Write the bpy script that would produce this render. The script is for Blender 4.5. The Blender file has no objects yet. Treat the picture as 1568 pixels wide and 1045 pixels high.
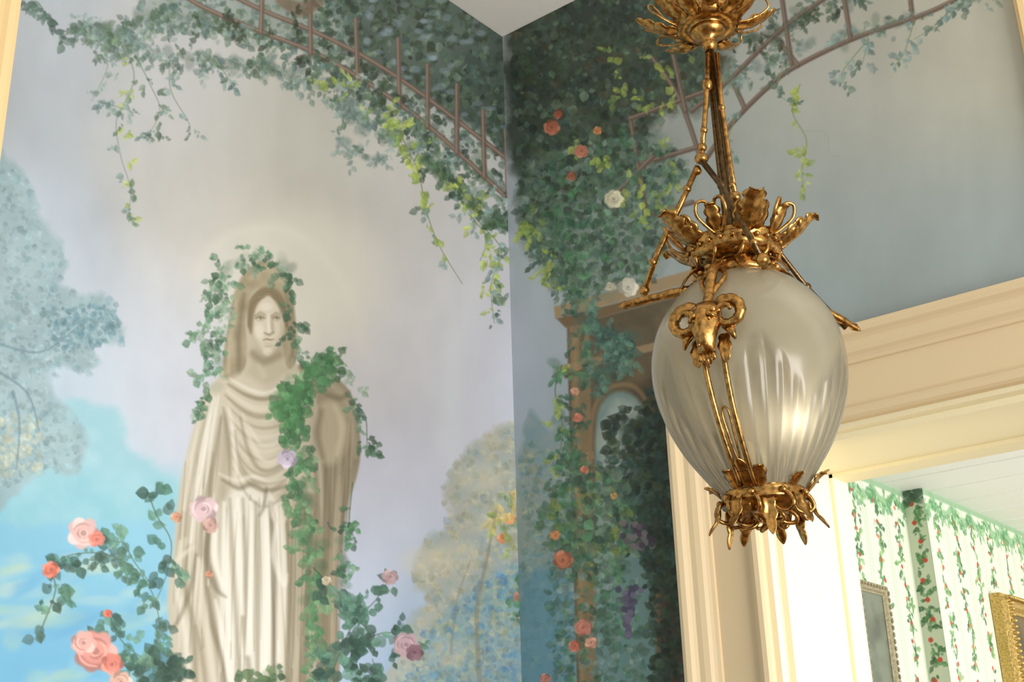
import bpy, math, random
import numpy as np
from mathutils import Matrix, Vector
random.seed(7); rng=np.random.default_rng(7)
sc=bpy.context.scene
sc.view_settings.view_transform='Standard'
# ---------------------------------------------------------------- camera calibration (survey of the room)
F=1918.0; CX=784.0; CY=522.5
C=np.array([2.28,-2.84,1.5])
z=np.array([-151.,5040.,-1918.]); z/=np.linalg.norm(z)
x=np.array([2505.,730.,1918.]); x-=x.dot(z)*z; x/=np.linalg.norm(x)
y=np.cross(z,x)
M=np.stack([x,y,z],1)      # world -> camera
cam=bpy.data.cameras.new('camera'); cam.lens=36*F/1568; cam.sensor_width=36; cam.clip_start=0.05
camo=bpy.data.objects.new('camera',cam); sc.collection.objects.link(camo)
R=Matrix(M.T.tolist()).to_4x4(); camo.matrix_world=Matrix.Translation(C.tolist())@R
sc.camera=camo
def project(P):
    c=(P-C)@M.T
    return CX+F*c[...,0]/(-c[...,2]), CY-F*c[...,1]/(-c[...,2])
def ray(px,py): return np.array([px-CX,-(py-CY),-F])@M
def lin(c):
    c=np.clip(np.asarray(c,float),0,1)
    return np.where(c<=0.04045,c/12.92,((c+0.055)/1.055)**2.4)
def rgb(*c): return tuple(lin(np.array(c)/255.))+(1.,)
# ---------------------------------------------------------------- materials
def mat(name,col,rough=.5,metal=0,bump=0,bscale=60,var=0,spec=.4):
    m=bpy.data.materials.new(name); m.use_nodes=True; nt=m.node_tree; b=nt.nodes['Principled BSDF']
    b.inputs['Base Color'].default_value=col; b.inputs['Roughness'].default_value=rough; b.inputs['Metallic'].default_value=metal
    b.inputs['Specular IOR Level'].default_value=spec
    if bump or var:
        tc=nt.nodes.new('ShaderNodeTexCoord'); n=nt.nodes.new('ShaderNodeTexNoise'); n.inputs['Scale'].default_value=bscale; n.inputs['Detail'].default_value=4
        nt.links.new(tc.outputs['Object'],n.inputs['Vector'])
        if bump:
            bp=nt.nodes.new('ShaderNodeBump'); bp.inputs['Strength'].default_value=bump; bp.inputs['Distance'].default_value=.01
            nt.links.new(n.outputs['Fac'],bp.inputs['Height']); nt.links.new(bp.outputs['Normal'],b.inputs['Normal'])
        if var:
            r=nt.nodes.new('ShaderNodeValToRGB'); r.color_ramp.elements[0].position=.35; r.color_ramp.elements[1].position=.6
            r.color_ramp.elements[0].color=tuple(c*(1-var) for c in col[:3])+(1,); r.color_ramp.elements[1].color=col
            nt.links.new(n.outputs['Fac'],r.inputs['Fac']); nt.links.new(r.outputs['Color'],b.inputs['Base Color'])
    return m
M_trim=mat('cream_paint',rgb(220,198,158),.45,bump=.03,bscale=25)
M_reveal=mat('reveal_paint',rgb(242,232,196),.45,bump=.03,bscale=25)
M_ceil=mat('ceiling_plaster',rgb(252,247,238),.8,bump=.05,bscale=30)
M_wall=mat('plain_plaster',rgb(150,156,152),.8,bump=.05)
M_ceil2=mat('white_boards',rgb(250,250,248),.6)
M_gold=mat('gilt_bronze',(.56,.30,.085,1),.29,1,bump=.07,bscale=110,var=.62)
M_bronze=mat('dark_bronze',(.16,.10,.045,1),.38,1,bump=.1,bscale=120,var=.5)
M_gild=mat('gilded_wood',(.70,.48,.16,1),.4,.8,bump=.3,bscale=90,var=.4)
M_floor=mat('oak_boards',rgb(120,84,52),.35,bump=.05,var=.3,bscale=8)
def vcol_mat(name,rough=.6):
    m=bpy.data.materials.new(name); m.use_nodes=True; nt=m.node_tree; b=nt.nodes['Principled BSDF']
    a=nt.nodes.new('ShaderNodeVertexColor'); a.layer_name='Col'
    nt.links.new(a.outputs['Color'],b.inputs['Base Color']); b.inputs['Roughness'].default_value=rough
    b.inputs['Specular IOR Level'].default_value=.25
    return m
M_mural=vcol_mat('hand_painted_mural',.55); M_paper=vcol_mat('floral_wallpaper',.7)
# ---------------------------------------------------------------- mesh helper
class MB:
    def __init__(s): s.v=[]; s.f=[]; s.sm=[]
    def add(s,vs,fs,sm=True):
        o=len(s.v); s.v+= [tuple(map(float,p)) for p in vs]; s.f+=[tuple(i+o for i in f) for f in fs]; s.sm+=[sm]*len(fs)
    def box(s,a,b):
        x0,y0,z0=a;x1,y1,z1=b
        s.add([(x0,y0,z0),(x1,y0,z0),(x1,y1,z0),(x0,y1,z0),(x0,y0,z1),(x1,y0,z1),(x1,y1,z1),(x0,y1,z1)],
              [(0,3,2,1),(4,5,6,7),(0,1,5,4),(1,2,6,5),(2,3,7,6),(3,0,4,7)],False)
    def revolve(s,prof,n=40,c=(0,0)):
        vs=[];k=len(prof)
        for i in range(n):
            a=2*math.pi*i/n
            for r,zz in prof: vs.append((c[0]+r*math.cos(a),c[1]+r*math.sin(a),zz))
        s.add(vs,[(i*k+j,((i+1)%n)*k+j,((i+1)%n)*k+j+1,i*k+j+1) for i in range(n) for j in range(k-1)])
    def tube(s,path,rad,n=10,flat=1.0):
        P=[Vector(p) for p in path]; m=len(P)
        if not hasattr(rad,'__len__'): rad=[rad]*m
        vs=[];ref=None
        for i,p in enumerate(P):
            t=(P[min(i+1,m-1)]-P[max(i-1,0)]).normalized()
            if ref is None:
                ref=t.orthogonal().normalized()
            ref=(ref-t*ref.dot(t)).normalized(); b=t.cross(ref)
            for k in range(n):
                a=2*math.pi*k/n
                vs.append(p+ref*math.cos(a)*rad[i]*flat+b*math.sin(a)*rad[i])
        fs=[(i*n+k,i*n+(k+1)%n,(i+1)*n+(k+1)%n,(i+1)*n+k) for i in range(m-1) for k in range(n)]
        fs.append(tuple(range(n-1,-1,-1))); fs.append(tuple((m-1)*n+k for k in range(n)))
        s.add(vs,fs)
    def ball(s,c,r,n=12,ax=None):
        if not hasattr(r,'__len__'): r=(r,r,r)
        ax=ax or (Vector((1,0,0)),Vector((0,1,0)),Vector((0,0,1)))
        vs=[];m=n//2+1
        for j in range(m):
            th=math.pi*j/(m-1)
            for i in range(n):
                a=2*math.pi*i/n
                vs.append(Vector(c)+ax[0]*r[0]*math.sin(th)*math.cos(a)+ax[1]*r[1]*math.sin(th)*math.sin(a)+ax[2]*r[2]*math.cos(th))
        s.add(vs,[(j*n+i,(j+1)*n+i,(j+1)*n+(i+1)%n,j*n+(i+1)%n) for j in range(m-1) for i in range(n)])
    def leaf(s,rz,phi,W,lobes=4,crease=.25,th=.0025,twist=0):
        """acanthus leaf: rz = profile [(r,z)...] in a radial plane, phi = azimuth"""
        rz=smooth([(a,b) for a,b in rz],8); m=len(rz); T=[-1,-.6,-.2,0,.2,.6,1]
        o=Vector((math.sin(phi),-math.cos(phi),0)); t=Vector((math.cos(phi),math.sin(phi),0))
        up=[];dn=[]
        for i,(r,zz) in enumerate(rz):
            q=i/(m-1)
            w=W*(math.sin(math.pi*min(1,q*.9+.1))**.7)*(.68+.32*abs(math.sin(lobes*math.pi*q)))+.0008
            a=rz[max(i-1,0)];b=rz[min(i+1,m-1)]
            d=Vector((b[0]-a[0],b[1]-a[1])).normalized(); nrm=(-d.y,d.x)
            for k in T:
                off=crease*w*(abs(k)**1.2)+ (0.0012 if k==0 else 0)
                rr=r+nrm[0]*off; z2=zz+nrm[1]*off
                p=o*rr+t*(k*w)+Vector((0,0,z2)); up.append(p); dn.append(p-(o*nrm[0]+Vector((0,0,nrm[1])))*th)
        K=len(T); n0=len(up)
        fs=[(i*K+j,i*K+j+1,(i+1)*K+j+1,(i+1)*K+j) for i in range(m-1) for j in range(K-1)]
        fs+=[tuple(n0+q for q in f[::-1]) for f in fs]
        for i in range(m-1):
            fs.append((i*K,(i+1)*K,n0+(i+1)*K,n0+i*K)); fs.append((i*K+K-1,n0+i*K+K-1,n0+(i+1)*K+K-1,(i+1)*K+K-1))
        s.add(up+dn,fs)
    def obj(s,name,m,parent=None):
        me=bpy.data.meshes.new(name); me.from_pydata(s.v,[],s.f); me.polygons.foreach_set('use_smooth',s.sm); me.update()
        me.materials.append(m); o=bpy.data.objects.new(name,me); sc.collection.objects.link(o)
        if parent: o.parent=parent
        return o
def smooth(pts,k=6):
    P=np.array(pts,float); n=len(P)
    if n<3: return [tuple(P[0]+(P[-1]-P[0])*t) for t in np.linspace(0,1,k+1)]
    out=[]
    for i in range(n-1):
        p0=P[max(i-1,0)];p1=P[i];p2=P[i+1];p3=P[min(i+2,n-1)]
        for t in np.arange(k)/k:
            out.append(.5*((2*p1)+(-p0+p2)*t+(2*p0-5*p1+4*p2-p3)*t*t+(-p0+3*p1-3*p2+p3)*t**3))
    out.append(P[-1]); return [tuple(p) for p in out]
def closed(pts,k=3):
    P=np.array(pts,float); n=len(P); out=[]
    for i in range(n):
        p0=P[i-1];p1=P[i];p2=P[(i+1)%n];p3=P[(i+2)%n]
        for t in np.arange(k)/k:
            out.append(.5*((2*p1)+(-p0+p2)*t+(2*p0-5*p1+4*p2-p3)*t*t+(-p0+3*p1-3*p2+p3)*t**3))
    return np.array(out)
# ---------------------------------------------------------------- noise + canvas
def vnoise(X,Y,seed):
    r=np.random.default_rng(seed).random((64,64))
    xi=np.floor(X).astype(int);yi=np.floor(Y).astype(int);fx=X-xi;fy=Y-yi
    fx=fx*fx*(3-2*fx);fy=fy*fy*(3-2*fy)
    a=r[yi%64,xi%64];b=r[yi%64,(xi+1)%64];c=r[(yi+1)%64,xi%64];d=r[(yi+1)%64,(xi+1)%64]
    return (a*(1-fx)+b*fx)*(1-fy)+(c*(1-fx)+d*fx)*fy
def fbm(X,Y,s,seed=1,o=4):
    t=0;am=.5;su=0
    for k in range(o):
        t=t+am*vnoise(X/s,Y/s,seed+k);su+=am;am*=.5;s=s/2
    return t/su
class Canvas:
    def __init__(s,wall,u0,u1,v0,v1,du,dv,metric=False,const=0):
        s.wall=wall;s.us=np.arange(u0,u1+du*.5,du);s.vs=np.arange(v0,v1-1e-6,dv);s.vs=np.append(s.vs,v1)
        s.u0,s.v0,s.du,s.dv=u0,v0,du,dv;s.const=const
        U,V=np.meshgrid(s.us,s.vs); s.metric=metric
        if metric: s.PX=(U*1000).astype(np.float32); s.PY=(-V*1000).astype(np.float32)
        else:
            a,b=project(s.world(U,V)); s.PX=a.astype(np.float32); s.PY=b.astype(np.float32)
        s.img=np.full(U.shape+(3,),.7,np.float32)
    def world(s,U,V):
        K=np.full(U.shape,s.const,float)
        return np.stack([K,-U if s.wall=='L' else U,V],-1) if s.wall in('L','X') else np.stack([U,K,V],-1)
    def inv(s,px,py):
        if s.metric: return px/1000.,-py/1000.
        d=ray(px,py)
        if s.wall=='L': t=(s.const-C[0])/d[0]; p=C+t*d; return -p[1],p[2]
        t=(s.const-C[1])/d[1]; p=C+t*d; return p[0],p[2]
    def sl(s,x0,y0,x1,y1):
        q=[s.inv(a,b) for a in (x0,x1) for b in (y0,y1)]
        us=[p[0] for p in q];vs=[p[1] for p in q]; nv,nu=s.PX.shape
        i0=max(0,int((min(us)-s.u0)/s.du)-1);i1=min(nu,int((max(us)-s.u0)/s.du)+3)
        j0=max(0,int((min(vs)-s.v0)/s.dv)-1);j1=min(nv,int((max(vs)-s.v0)/s.dv)+3)
        if i1<=i0 or j1<=j0: return None
        return (slice(j0,j1),slice(i0,i1))
    def blend(s,sl,m,col):
        I=s.img[sl]; col=np.asarray(col,np.float32)
        I+= (col-I)*m[...,None]
    def bg(s,pts,sig):
        W=0;A=0
        for (a,b,c) in pts:
            w=np.exp(-((s.PX-a)**2+(s.PY-b)**2)/(2*sig*sig))+1e-9/(1+((s.PX-a)**2+(s.PY-b)**2)/1e4)
            W=W+w; A=A+w[...,None]*np.array(c,np.float32)/255
        s.img=(A/W[...,None]).astype(np.float32)
    def leaf(s,x,y,L,W,ang,col,alpha=.9):
        sl=s.sl(min(x,x+L*math.cos(ang))-W,min(y,y+L*math.sin(ang))-W,max(x,x+L*math.cos(ang))+W,max(y,y+L*math.sin(ang))+W)
        if sl is None: return
        dx=s.PX[sl]-x;dy=s.PY[sl]-y;ca,sa=math.cos(ang),math.sin(ang)
        q=(dx*ca+dy*sa)/L;t=(-dx*sa+dy*ca)/W
        w=np.sin(np.pi*np.clip(q,0,1)**.75)
        m=np.clip((w-np.abs(t))*W/1.9+.3,0,1)*((q>0)&(q<1))*alpha
        sh=np.where(t>0,1.06,.94).astype(np.float32)
        I=s.img[sl]; c=np.array(col,np.float32)/255
        I+=(np.clip(c*sh[...,None],0,1)-I)*m[...,None]
    def blob(s,x,y,rx,ry,col,alpha=1,soft=.3,ang=0):
        r=max(rx,ry)*(1+soft)
        sl=s.sl(x-r,y-r,x+r,y+r)
        if sl is None: return
        dx=s.PX[sl]-x;dy=s.PY[sl]-y;ca,sa=math.cos(ang),math.sin(ang)
        d=np.sqrt(((dx*ca+dy*sa)/rx)**2+((-dx*sa+dy*ca)/ry)**2)
        m=np.clip((1+soft*.5-d)/max(soft,.02),0,1); m=m*m*(3-2*m)*alpha
        s.blend(sl,m,np.array(col)/255.)
    def stroke(s,pts,w,col,alpha=1,soft=1.2,k=5):
        P=np.array(smooth(pts,k)); n=len(P)
        if not hasattr(w,'__len__'): w=[w,w]
        Wd=np.interp(np.linspace(0,1,n),np.linspace(0,1,len(w)),w)
        mw=max(w)+soft+1
        sl=s.sl(P[:,0].min()-mw,P[:,1].min()-mw,P[:,0].max()+mw,P[:,1].max()+mw)
        if sl is None: return
        X=s.PX[sl];Y=s.PY[sl];best=np.full(X.shape,-1e9,np.float32)
        for i in range(n-1):
            ax,ay=P[i];bx,by=P[i+1];L=(bx-ax)**2+(by-ay)**2+1e-9
            t=np.clip(((X-ax)*(bx-ax)+(Y-ay)*(by-ay))/L,0,1)
            d=np.sqrt((X-ax-t*(bx-ax))**2+(Y-ay-t*(by-ay))**2)
            best=np.maximum(best,(Wd[i]+(Wd[i+1]-Wd[i])*t)-d)
        m=np.clip(best/soft*.5+.5,0,1);m=m*m*(3-2*m)*alpha
        s.blend(sl,m,np.array(col)/255.)
    def poly(s,pts,col,alpha=1,soft=1.5,rough=0,rs=18,k=3,col2=None,seed=3,amt=1):
        P=closed(pts,k) if k>1 else np.array(pts,float); n=len(P);e=soft+rough+2
        sl=s.sl(P[:,0].min()-e,P[:,1].min()-e,P[:,0].max()+e,P[:,1].max()+e)
        if sl is None: return
        X=s.PX[sl];Y=s.PY[sl];D=np.full(X.shape,1e9,np.float32);ins=np.zeros(X.shape,bool)
        for i in range(n):
            ax,ay=P[i];bx,by=P[(i+1)%n];L=(bx-ax)**2+(by-ay)**2+1e-9
            t=np.clip(((X-ax)*(bx-ax)+(Y-ay)*(by-ay))/L,0,1)
            D=np.minimum(D,(X-ax-t*(bx-ax))**2+(Y-ay-t*(by-ay))**2)
            if ay!=by: ins^=((Y<ay)!=(Y<by))&(X<(bx-ax)*(Y-ay)/(by-ay)+ax)
        d=np.sqrt(D);d=np.where(ins,d,-d)
        if rough: d=d+(fbm(X,Y,rs,seed)-.5)*2*rough
        m=np.clip(d/soft*.5+.5,0,1)*alpha
        c=np.array(col,np.float32)/255
        if col2 is not None:
            g=np.clip((fbm(X,Y,rs*1.6,seed+9)-.5)*2.2+.5,0,1)[...,None]
            c=c*(1-g)+np.array(col2,np.float32)/255*g
        I=s.img[sl]; I+=(c-I)*m[...,None]
    def scatter(s,pts,n,L,pal,alpha=.85,fat=.4,down=0.0):
        P=np.array(pts,float);lo=P.min(0);hi=P.max(0);k=0;N=len(P);n=int(n*1.3);L*=.85
        while k<n:
            x=random.uniform(lo[0],hi[0]);y=random.uniform(lo[1],hi[1]);ins=False
            for i in range(N):
                ax,ay=P[i];bx,by=P[(i+1)%N]
                if (y<ay)!=(y<by) and x<(bx-ax)*(y-ay)/(by-ay)+ax: ins=not ins
            k+=1
            if not ins: continue
            l=L*random.uniform(.45,1.4);a=random.uniform(0,2*math.pi)
            if random.random()<down: a=random.gauss(math.pi/2,.6)
            j=random.uniform(.85,1.15);c=random.choice(pal)
            s.leaf(x,y,l,l*fat*random.uniform(.6,1.1),a,tuple(min(255,q*j) for q in c),alpha*random.uniform(.55,1))
    def vine(s,path,n,spread,L,pal,alpha=.88,fat=.4,stem=None,down=.5,wash=.3,SK=.80):
        P=np.array(smooth(path,10)); L*=SK; fat*=.9
        if stem: s.stroke(path,[1.1,.5],stem,.8)
        if spread>11 and wash:
            for i in range(n//7):
                p=P[int(random.random()*(len(P)-1))];r=random.gauss(0,.42)*spread;a=random.uniform(0,2*math.pi);c=random.choice(pal)
                s.blob(p[0]+r*math.cos(a),p[1]+r*math.sin(a),L*.9,L*.6,tuple(q*.85 for q in c),wash,.9,a)
        m_=int(n*1.2)
        i=0
        while i<m_:
            t=random.random()*(len(P)-1);p=P[int(t)]
            r=random.gauss(0,.5)*spread;a=random.uniform(0,2*math.pi)
            x=p[0]+r*math.cos(a);y=p[1]+r*math.sin(a);dirn=random.uniform(0,2*math.pi) if random.random()>down else random.gauss(math.pi/2,.6)
            c=random.choice(pal);g=random.randint(2,5)
            for q_ in range(g):
                l=L*random.uniform(.5,1.25);an=dirn+random.uniform(-1.1,1.1);j=random.uniform(.86,1.16)
                s.leaf(x,y,l,l*fat*random.uniform(.65,1.15),an,tuple(min(255,q*j) for q in c),alpha*random.uniform(.65,1))
                x+=L*.42*math.cos(dirn);y+=L*.42*math.sin(dirn)
            i+=g
    def rose(s,x,y,r,c,leafy=0):
        c=tuple(q*.9+14 for q in c)
        li=tuple(min(255,q*1.12+12) for q in c);dk=tuple(q*.78 for q in c)
        for i in range(7):
            a=i*.9+random.uniform(-.2,.2);q=r*.52
            s.blob(x+q*math.cos(a),y+q*math.sin(a)*.9,r*.5,r*.42,random.choice([c,li,c,dk]),.9,.4,a)
        s.blob(x,y,r*.62,r*.58,c,.85,.4)
        for i in range(5):
            a0=random.uniform(0,6);rr=r*(.2+.14*i)
            s.stroke([(x+rr*math.cos(a0+t),y+rr*.9*math.sin(a0+t)) for t in (0,.6,1.2,1.8)],[r*.03,r*.07,r*.02],dk if i%2 else li,.7,1.6)
        s.blob(x,y,r*.18,r*.16,dk,.8,.5)
    def mesh(s,name,m,hole=None,padu=(),padv=()):
        us=np.concatenate([s.us,padu]);vs=np.concatenate([padv,s.vs])
        img=np.pad(s.img,((len(padv),0),(0,len(padu)),(0,0)),mode='edge')
        U,V=np.meshgrid(us,vs);P=s.world(U,V);nv,nu=U.shape
        idx=np.arange(nv*nu).reshape(nv,nu)
        q=np.stack([idx[:-1,:-1],idx[:-1,1:],idx[1:,1:],idx[1:,:-1]],-1)
        if hole is not None:
            uc=(U[:-1,:-1]+U[1:,1:])/2;vc=(V[:-1,:-1]+V[1:,1:])/2
            q=q[~hole(uc,vc)]
        q=q.reshape(-1,4)
        me=bpy.data.meshes.new(name);me.vertices.add(nv*nu);me.vertices.foreach_set('co',P.reshape(-1).astype(np.float32))
        me.loops.add(q.size);me.loops.foreach_set('vertex_index',q.reshape(-1).astype(np.int32))
        me.polygons.add(len(q));me.polygons.foreach_set('loop_start',(np.arange(len(q))*4).astype(np.int32))
        me.update(calc_edges=True)
        ca=me.color_attributes.new('Col','FLOAT_COLOR','POINT')
        col=np.ones((nv*nu,4),np.float32);col[:,:3]=lin(img.reshape(-1,3));ca.data.foreach_set('color',col.reshape(-1))
        me.materials.append(m);o=bpy.data.objects.new(name,me);sc.collection.objects.link(o);return o
DG=[(50,64,52),(60,78,60),(72,90,70),(44,54,48),(64,82,78),(58,66,50)]
MG=[(86,108,88),(100,122,100),(78,102,94),(112,132,114),(72,92,76)]
BG=[(112,136,130),(126,148,142),(98,122,120),(138,156,148),(92,112,98)]
YG=[(152,170,82),(140,160,84),(168,182,100),(126,150,84)]
IV=[(72,110,82),(84,130,94),(60,96,76),(100,144,108),(64,88,72)]
BAR=(104,88,78)
# ================================================================= LEFT MURAL
A=Canvas('L',0.0,1.72,1.70,3.998,.0022,.002,const=.004)
A.bg([(60,120,(168,176,184)),(60,400,(178,190,202)),(250,150,(180,182,182)),(300,300,(187,187,184)),(450,200,(178,178,170)),
(450,320,(188,186,174)),(600,350,(190,189,186)),(250,500,(192,197,206)),(600,550,(195,194,200)),(700,450,(190,190,194)),(760,560,(190,193,204)),
(620,760,(191,194,208)),(620,900,(182,193,212)),(250,650,(198,201,212)),(120,600,(182,200,214)),(150,800,(152,198,218)),(60,900,(132,188,218)),
(60,1030,(98,164,212)),(700,1000,(150,178,206)),(760,1040,(114,162,202)),(500,450,(206,204,192)),(350,380,(198,196,186)),(700,50,(150,160,155))],75)
n=fbm(A.PX,A.PY,160,5,5)[...,None]; A.img*= (1+(n-.5)*.13)
n=fbm(A.PX,A.PY*.35,26,15,3)[...,None]; A.img*= (1+(n-.5)*.035)
A.stroke([(690,520),(688,650),(700,760)],[14,16,8],(205,214,216),.35,22)
A.poly([(-40,760),(60,730),(130,740),(200,760),(260,740),(280,800),(260,1080),(-40,1080)],(126,186,210),.55,30,25,60)
for i in range(60):
    a=random.uniform(-20,240);b=random.uniform(850,1050)
    A.blob(a,b,random.uniform(14,46),random.uniform(6,16),random.choice([(206,216,196),(190,208,172),(212,218,190),(160,203,218),(98,160,204),(122,178,210)]),.26,1,random.uniform(-.5,.1))
A.poly([(-40,610),(60,630),(110,612),(160,620),(190,640),(200,690),(240,712),(275,740),(280,800),(200,800),(-40,790)],(138,192,202),.7,7,9,26,col2=(160,204,212))
T1=[(-40,240),(20,252),(45,285),(60,335),(92,370),(100,410),(84,430),(120,455),(162,458),(190,490),(182,522),(140,532),(152,556),(122,577),(92,562),(76,600),(112,640),(132,680),(118,724),(60,718),(-40,770)]
A.poly(T1,(140,164,170),.84,5,13,26,col2=(160,184,190))
A.scatter(T1,1700,13,[(124,152,158),(142,166,170),(114,144,152),(158,178,184),(130,152,154),(146,180,190)],.42,.5)
A.scatter([(60,470),(180,470),(190,520),(90,540)],260,11,[(112,142,148),(102,138,150)],.5,.5)
A.scatter([(-10,640),(60,640),(70,720),(-10,730)],120,14,[(184,192,176),(196,196,170)],.4,.5)
for p in [[(-20,560),(40,600),(60,660)],[(-20,520),(60,540),(120,500)],[(20,600),(30,650),(25,720)]]: A.stroke(p,[2.5,1],(104,130,142),.55)
T2=[(690,720),(720,690),(745,665),(790,645),(900,650),(900,1080),(600,1080),(625,960),(650,925),(632,880),(650,830),(690,800),(680,760)]
A.poly(T2,(174,172,154),.85,5,12,26,col2=(152,164,162))
A.scatter(T2,1600,14,[(178,172,148),(188,182,158),(152,162,144),(138,156,156),(168,166,138)],.42,.55)
A.poly([(660,960),(720,900),(770,870),(900,850),(900,1080),(610,1080),(640,1010)],(118,156,184),.65,8,16,30,col2=(134,162,154))
A.scatter([(640,980),(760,880),(830,860),(830,1050),(620,1050)],800,13,[(100,142,168),(112,148,150),(150,162,142),(94,134,172),(176,172,142)],.48,.55)
for a,b in [(700,850),(760,800),(650,860),(740,730),(690,1000)]: A.blob(a,b,38,22,(204,198,174),.35,.9)
A.stroke([(735,1050),(730,940),(745,860),(760,780)],[4,3,1.5],(130,122,104),.5,2)
A.stroke([(690,1000),(700,920),(720,860)],[2,1],(130,122,104),.4,2)
A.blob(470,430,110,110,(214,211,198),.5,.9)
A.stroke([(300,420),(330,375),(390,350),(450,358),(510,410),(545,480),(555,540)],[3,6,3],(216,213,200),.35,14)
# ---- statue
LT=(212,206,190);MD=(180,173,154);DK=(138,129,108);HI=(230,227,216);DD=(108,99,80)
A.poly([(455,560),(495,566),(530,592),(546,628),(552,690),(545,735),(530,780),(520,850),(517,930),(520,1000),(510,1070),(430,1070),(445,900),(450,760),(455,640)],(150,140,118),1,2.2,col2=(136,126,106),rs=40)
A.poly([(372,440),(354,480),(346,530),(336,575),(312,608),(298,655),(282,715),(272,775),(266,850),(257,915),(263,975),(278,1070),(470,1070),(478,960),(486,860),(494,780),(492,700),(486,625),(474,588),(455,562),(448,520),(450,470),(440,430),(415,408),(390,415)],MD,1,2.2,col2=(192,184,166),rs=50)
A.poly([(398,400),(425,408),(443,436),(453,490),(455,548),(440,566),(431,520),(434,478),(422,450),(402,440),(384,452),(376,490),(378,530),(374,566),(350,584),(341,562),(349,500),(358,450),(374,418)],(148,137,112),1,2,col2=(168,158,132),rs=14)
A.stroke([(362,460),(352,520),(350,570)],[2,4,2],(190,180,156),.6,5)
A.stroke([(374,450),(366,510),(366,572)],[2,4,3],DD,.55,5)
A.stroke([(438,448),(446,500),(448,550)],[2,4,3],DD,.45,5)
A.stroke([(385,425),(410,412),(432,432)],[3,5,2],(188,178,152),.5,6)
A.stroke([(420,445),(440,480),(443,540)],[2,3,2],(176,166,140),.5,4)
A.poly([(386,532),(428,528),(434,558),(446,572),(410,590),(372,578),(384,562)],(180,172,150),1,3)
A.stroke([(388,542),(404,553),(428,544)],[5,7,5],DK,.75,6)
A.stroke([(396,560),(404,575)],[2,4],(200,192,172),.5,6)
FC=[(384,478),(389,458),(403,450),(420,453),(433,468),(437,495),(433,518),(424,536),(413,545),(403,541),(391,522),(384,500)]
A.poly(FC,(202,195,176),1,1.8)
A.stroke([(436,470),(438,500),(430,528),(418,542)],[5,7,6,4],(150,141,118),.6,9)
A.stroke([(386,485),(388,510),(400,536)],[2,3,2],(168,160,138),.45,5)
# parted wavy hair framing the face
A.poly([(379,494),(381,462),(398,442),(412,440),(426,446),(440,470),(441,508),(433,486),(424,466),(411,453),(396,464),(389,482),(385,512)],(130,117,92),.95,2.5)
for k_ in range(5):
    A.stroke([(409-k_,447+k_*2),(394-k_*1.5,456+k_*2),(384-k_*.6,478+k_*3),(382-k_*.5,500)],[.6,1.1,.8],(168,156,130) if k_%2 else (104,92,70),.6,1.6)
    A.stroke([(413+k_,447+k_*2),(427+k_,458+k_*2),(436+k_*.6,478+k_*3),(438+k_*.4,500)],[.6,1.1,.8],(158,146,120) if k_%2 else (100,88,68),.6,1.6)
A.blob(397,508,7,12,(222,216,200),.6,1);A.blob(408,470,9,6,(220,214,198),.6,1);A.blob(424,505,5,9,(206,199,181),.5,1)
for ex,w_ in ((398,8),(423,6.5)):
    A.blob(ex,485.5,w_+1,4.6,(150,140,117),.6,.9)
    A.stroke([(ex-w_,484),(ex,479),(ex+w_,482)],[.8,1.8,.8],(146,135,110),.6,2.2)
    A.blob(ex,487.5,w_-2,2.6,(190,183,164),.8,.6)
    A.stroke([(ex-w_+1,488),(ex,485.6),(ex+w_-1,488)],[.5,1.1,.5],(104,93,72),.8,1.4)
    A.blob(ex+1,487.8,1.8,1.7,(116,105,84),.75,.7)
    A.stroke([(ex-w_+2,490.5),(ex,491.8),(ex+w_-2,490.2)],[.4,.7,.4],(150,140,118),.5,1.4)
A.stroke([(416,484),(417,498),(418,508)],[1.4,2.2,2.4],(160,150,127),.65,3)
A.stroke([(411,482),(411,498),(412,507)],[1.1,1.8,2.2],(224,218,203),.75,2.5)
A.stroke([(405,510),(412,513),(419,509.5)],[1,1.6,1],(130,119,96),.7,2)
A.stroke([(403,521),(409,519.6),(413,520.6),(420,520)],[.6,1.3,1.3,.5],(138,118,98),.85,1.5)
A.stroke([(405,525),(412,527),(418,524)],[1,1.8,1],(190,178,160),.7,1.8)
A.stroke([(406,530),(412,531),(417,529)],[.8,1.3,.6],(150,139,117),.5,2.4)
A.blob(411,537,6,4,(214,208,190),.6,.9)
A.poly([(352,580),(374,572),(408,590),(446,570),(472,588),(484,624),(470,690),(440,735),(410,748),(380,740),(350,760),(335,700),(340,640),(330,600)],(196,189,170),.9,6)
A.poly([(346,760),(380,745),(410,760),(430,780),(440,900),(436,1070),(360,1070),(340,1000),(330,900),(318,820)],(218,215,204),.9,6)
A.poly([(312,608),(336,585),(346,650),(335,720),(318,800),(300,900),(306,1000),(290,1070),(276,1070),(262,975),(258,915),(268,840),(274,775),(284,710)],(192,186,169),.9,6)
A.poly([(440,780),(480,760),(490,860),(470,1070),(436,1070),(442,900)],(160,152,131),.85,7)
A.stroke([(478,620),(484,720),(480,900),(470,1060)],[10,12,10,8],(136,126,104),.5,22)
A.stroke([(345,640),(342,760),(330,900),(340,1060)],[4,6,6,6],(142,133,112),.5,12)
A.stroke([(420,600),(440,680),(436,760)],[8,12,6],(162,154,134),.5,16)
rs_=random.Random(11)
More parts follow.
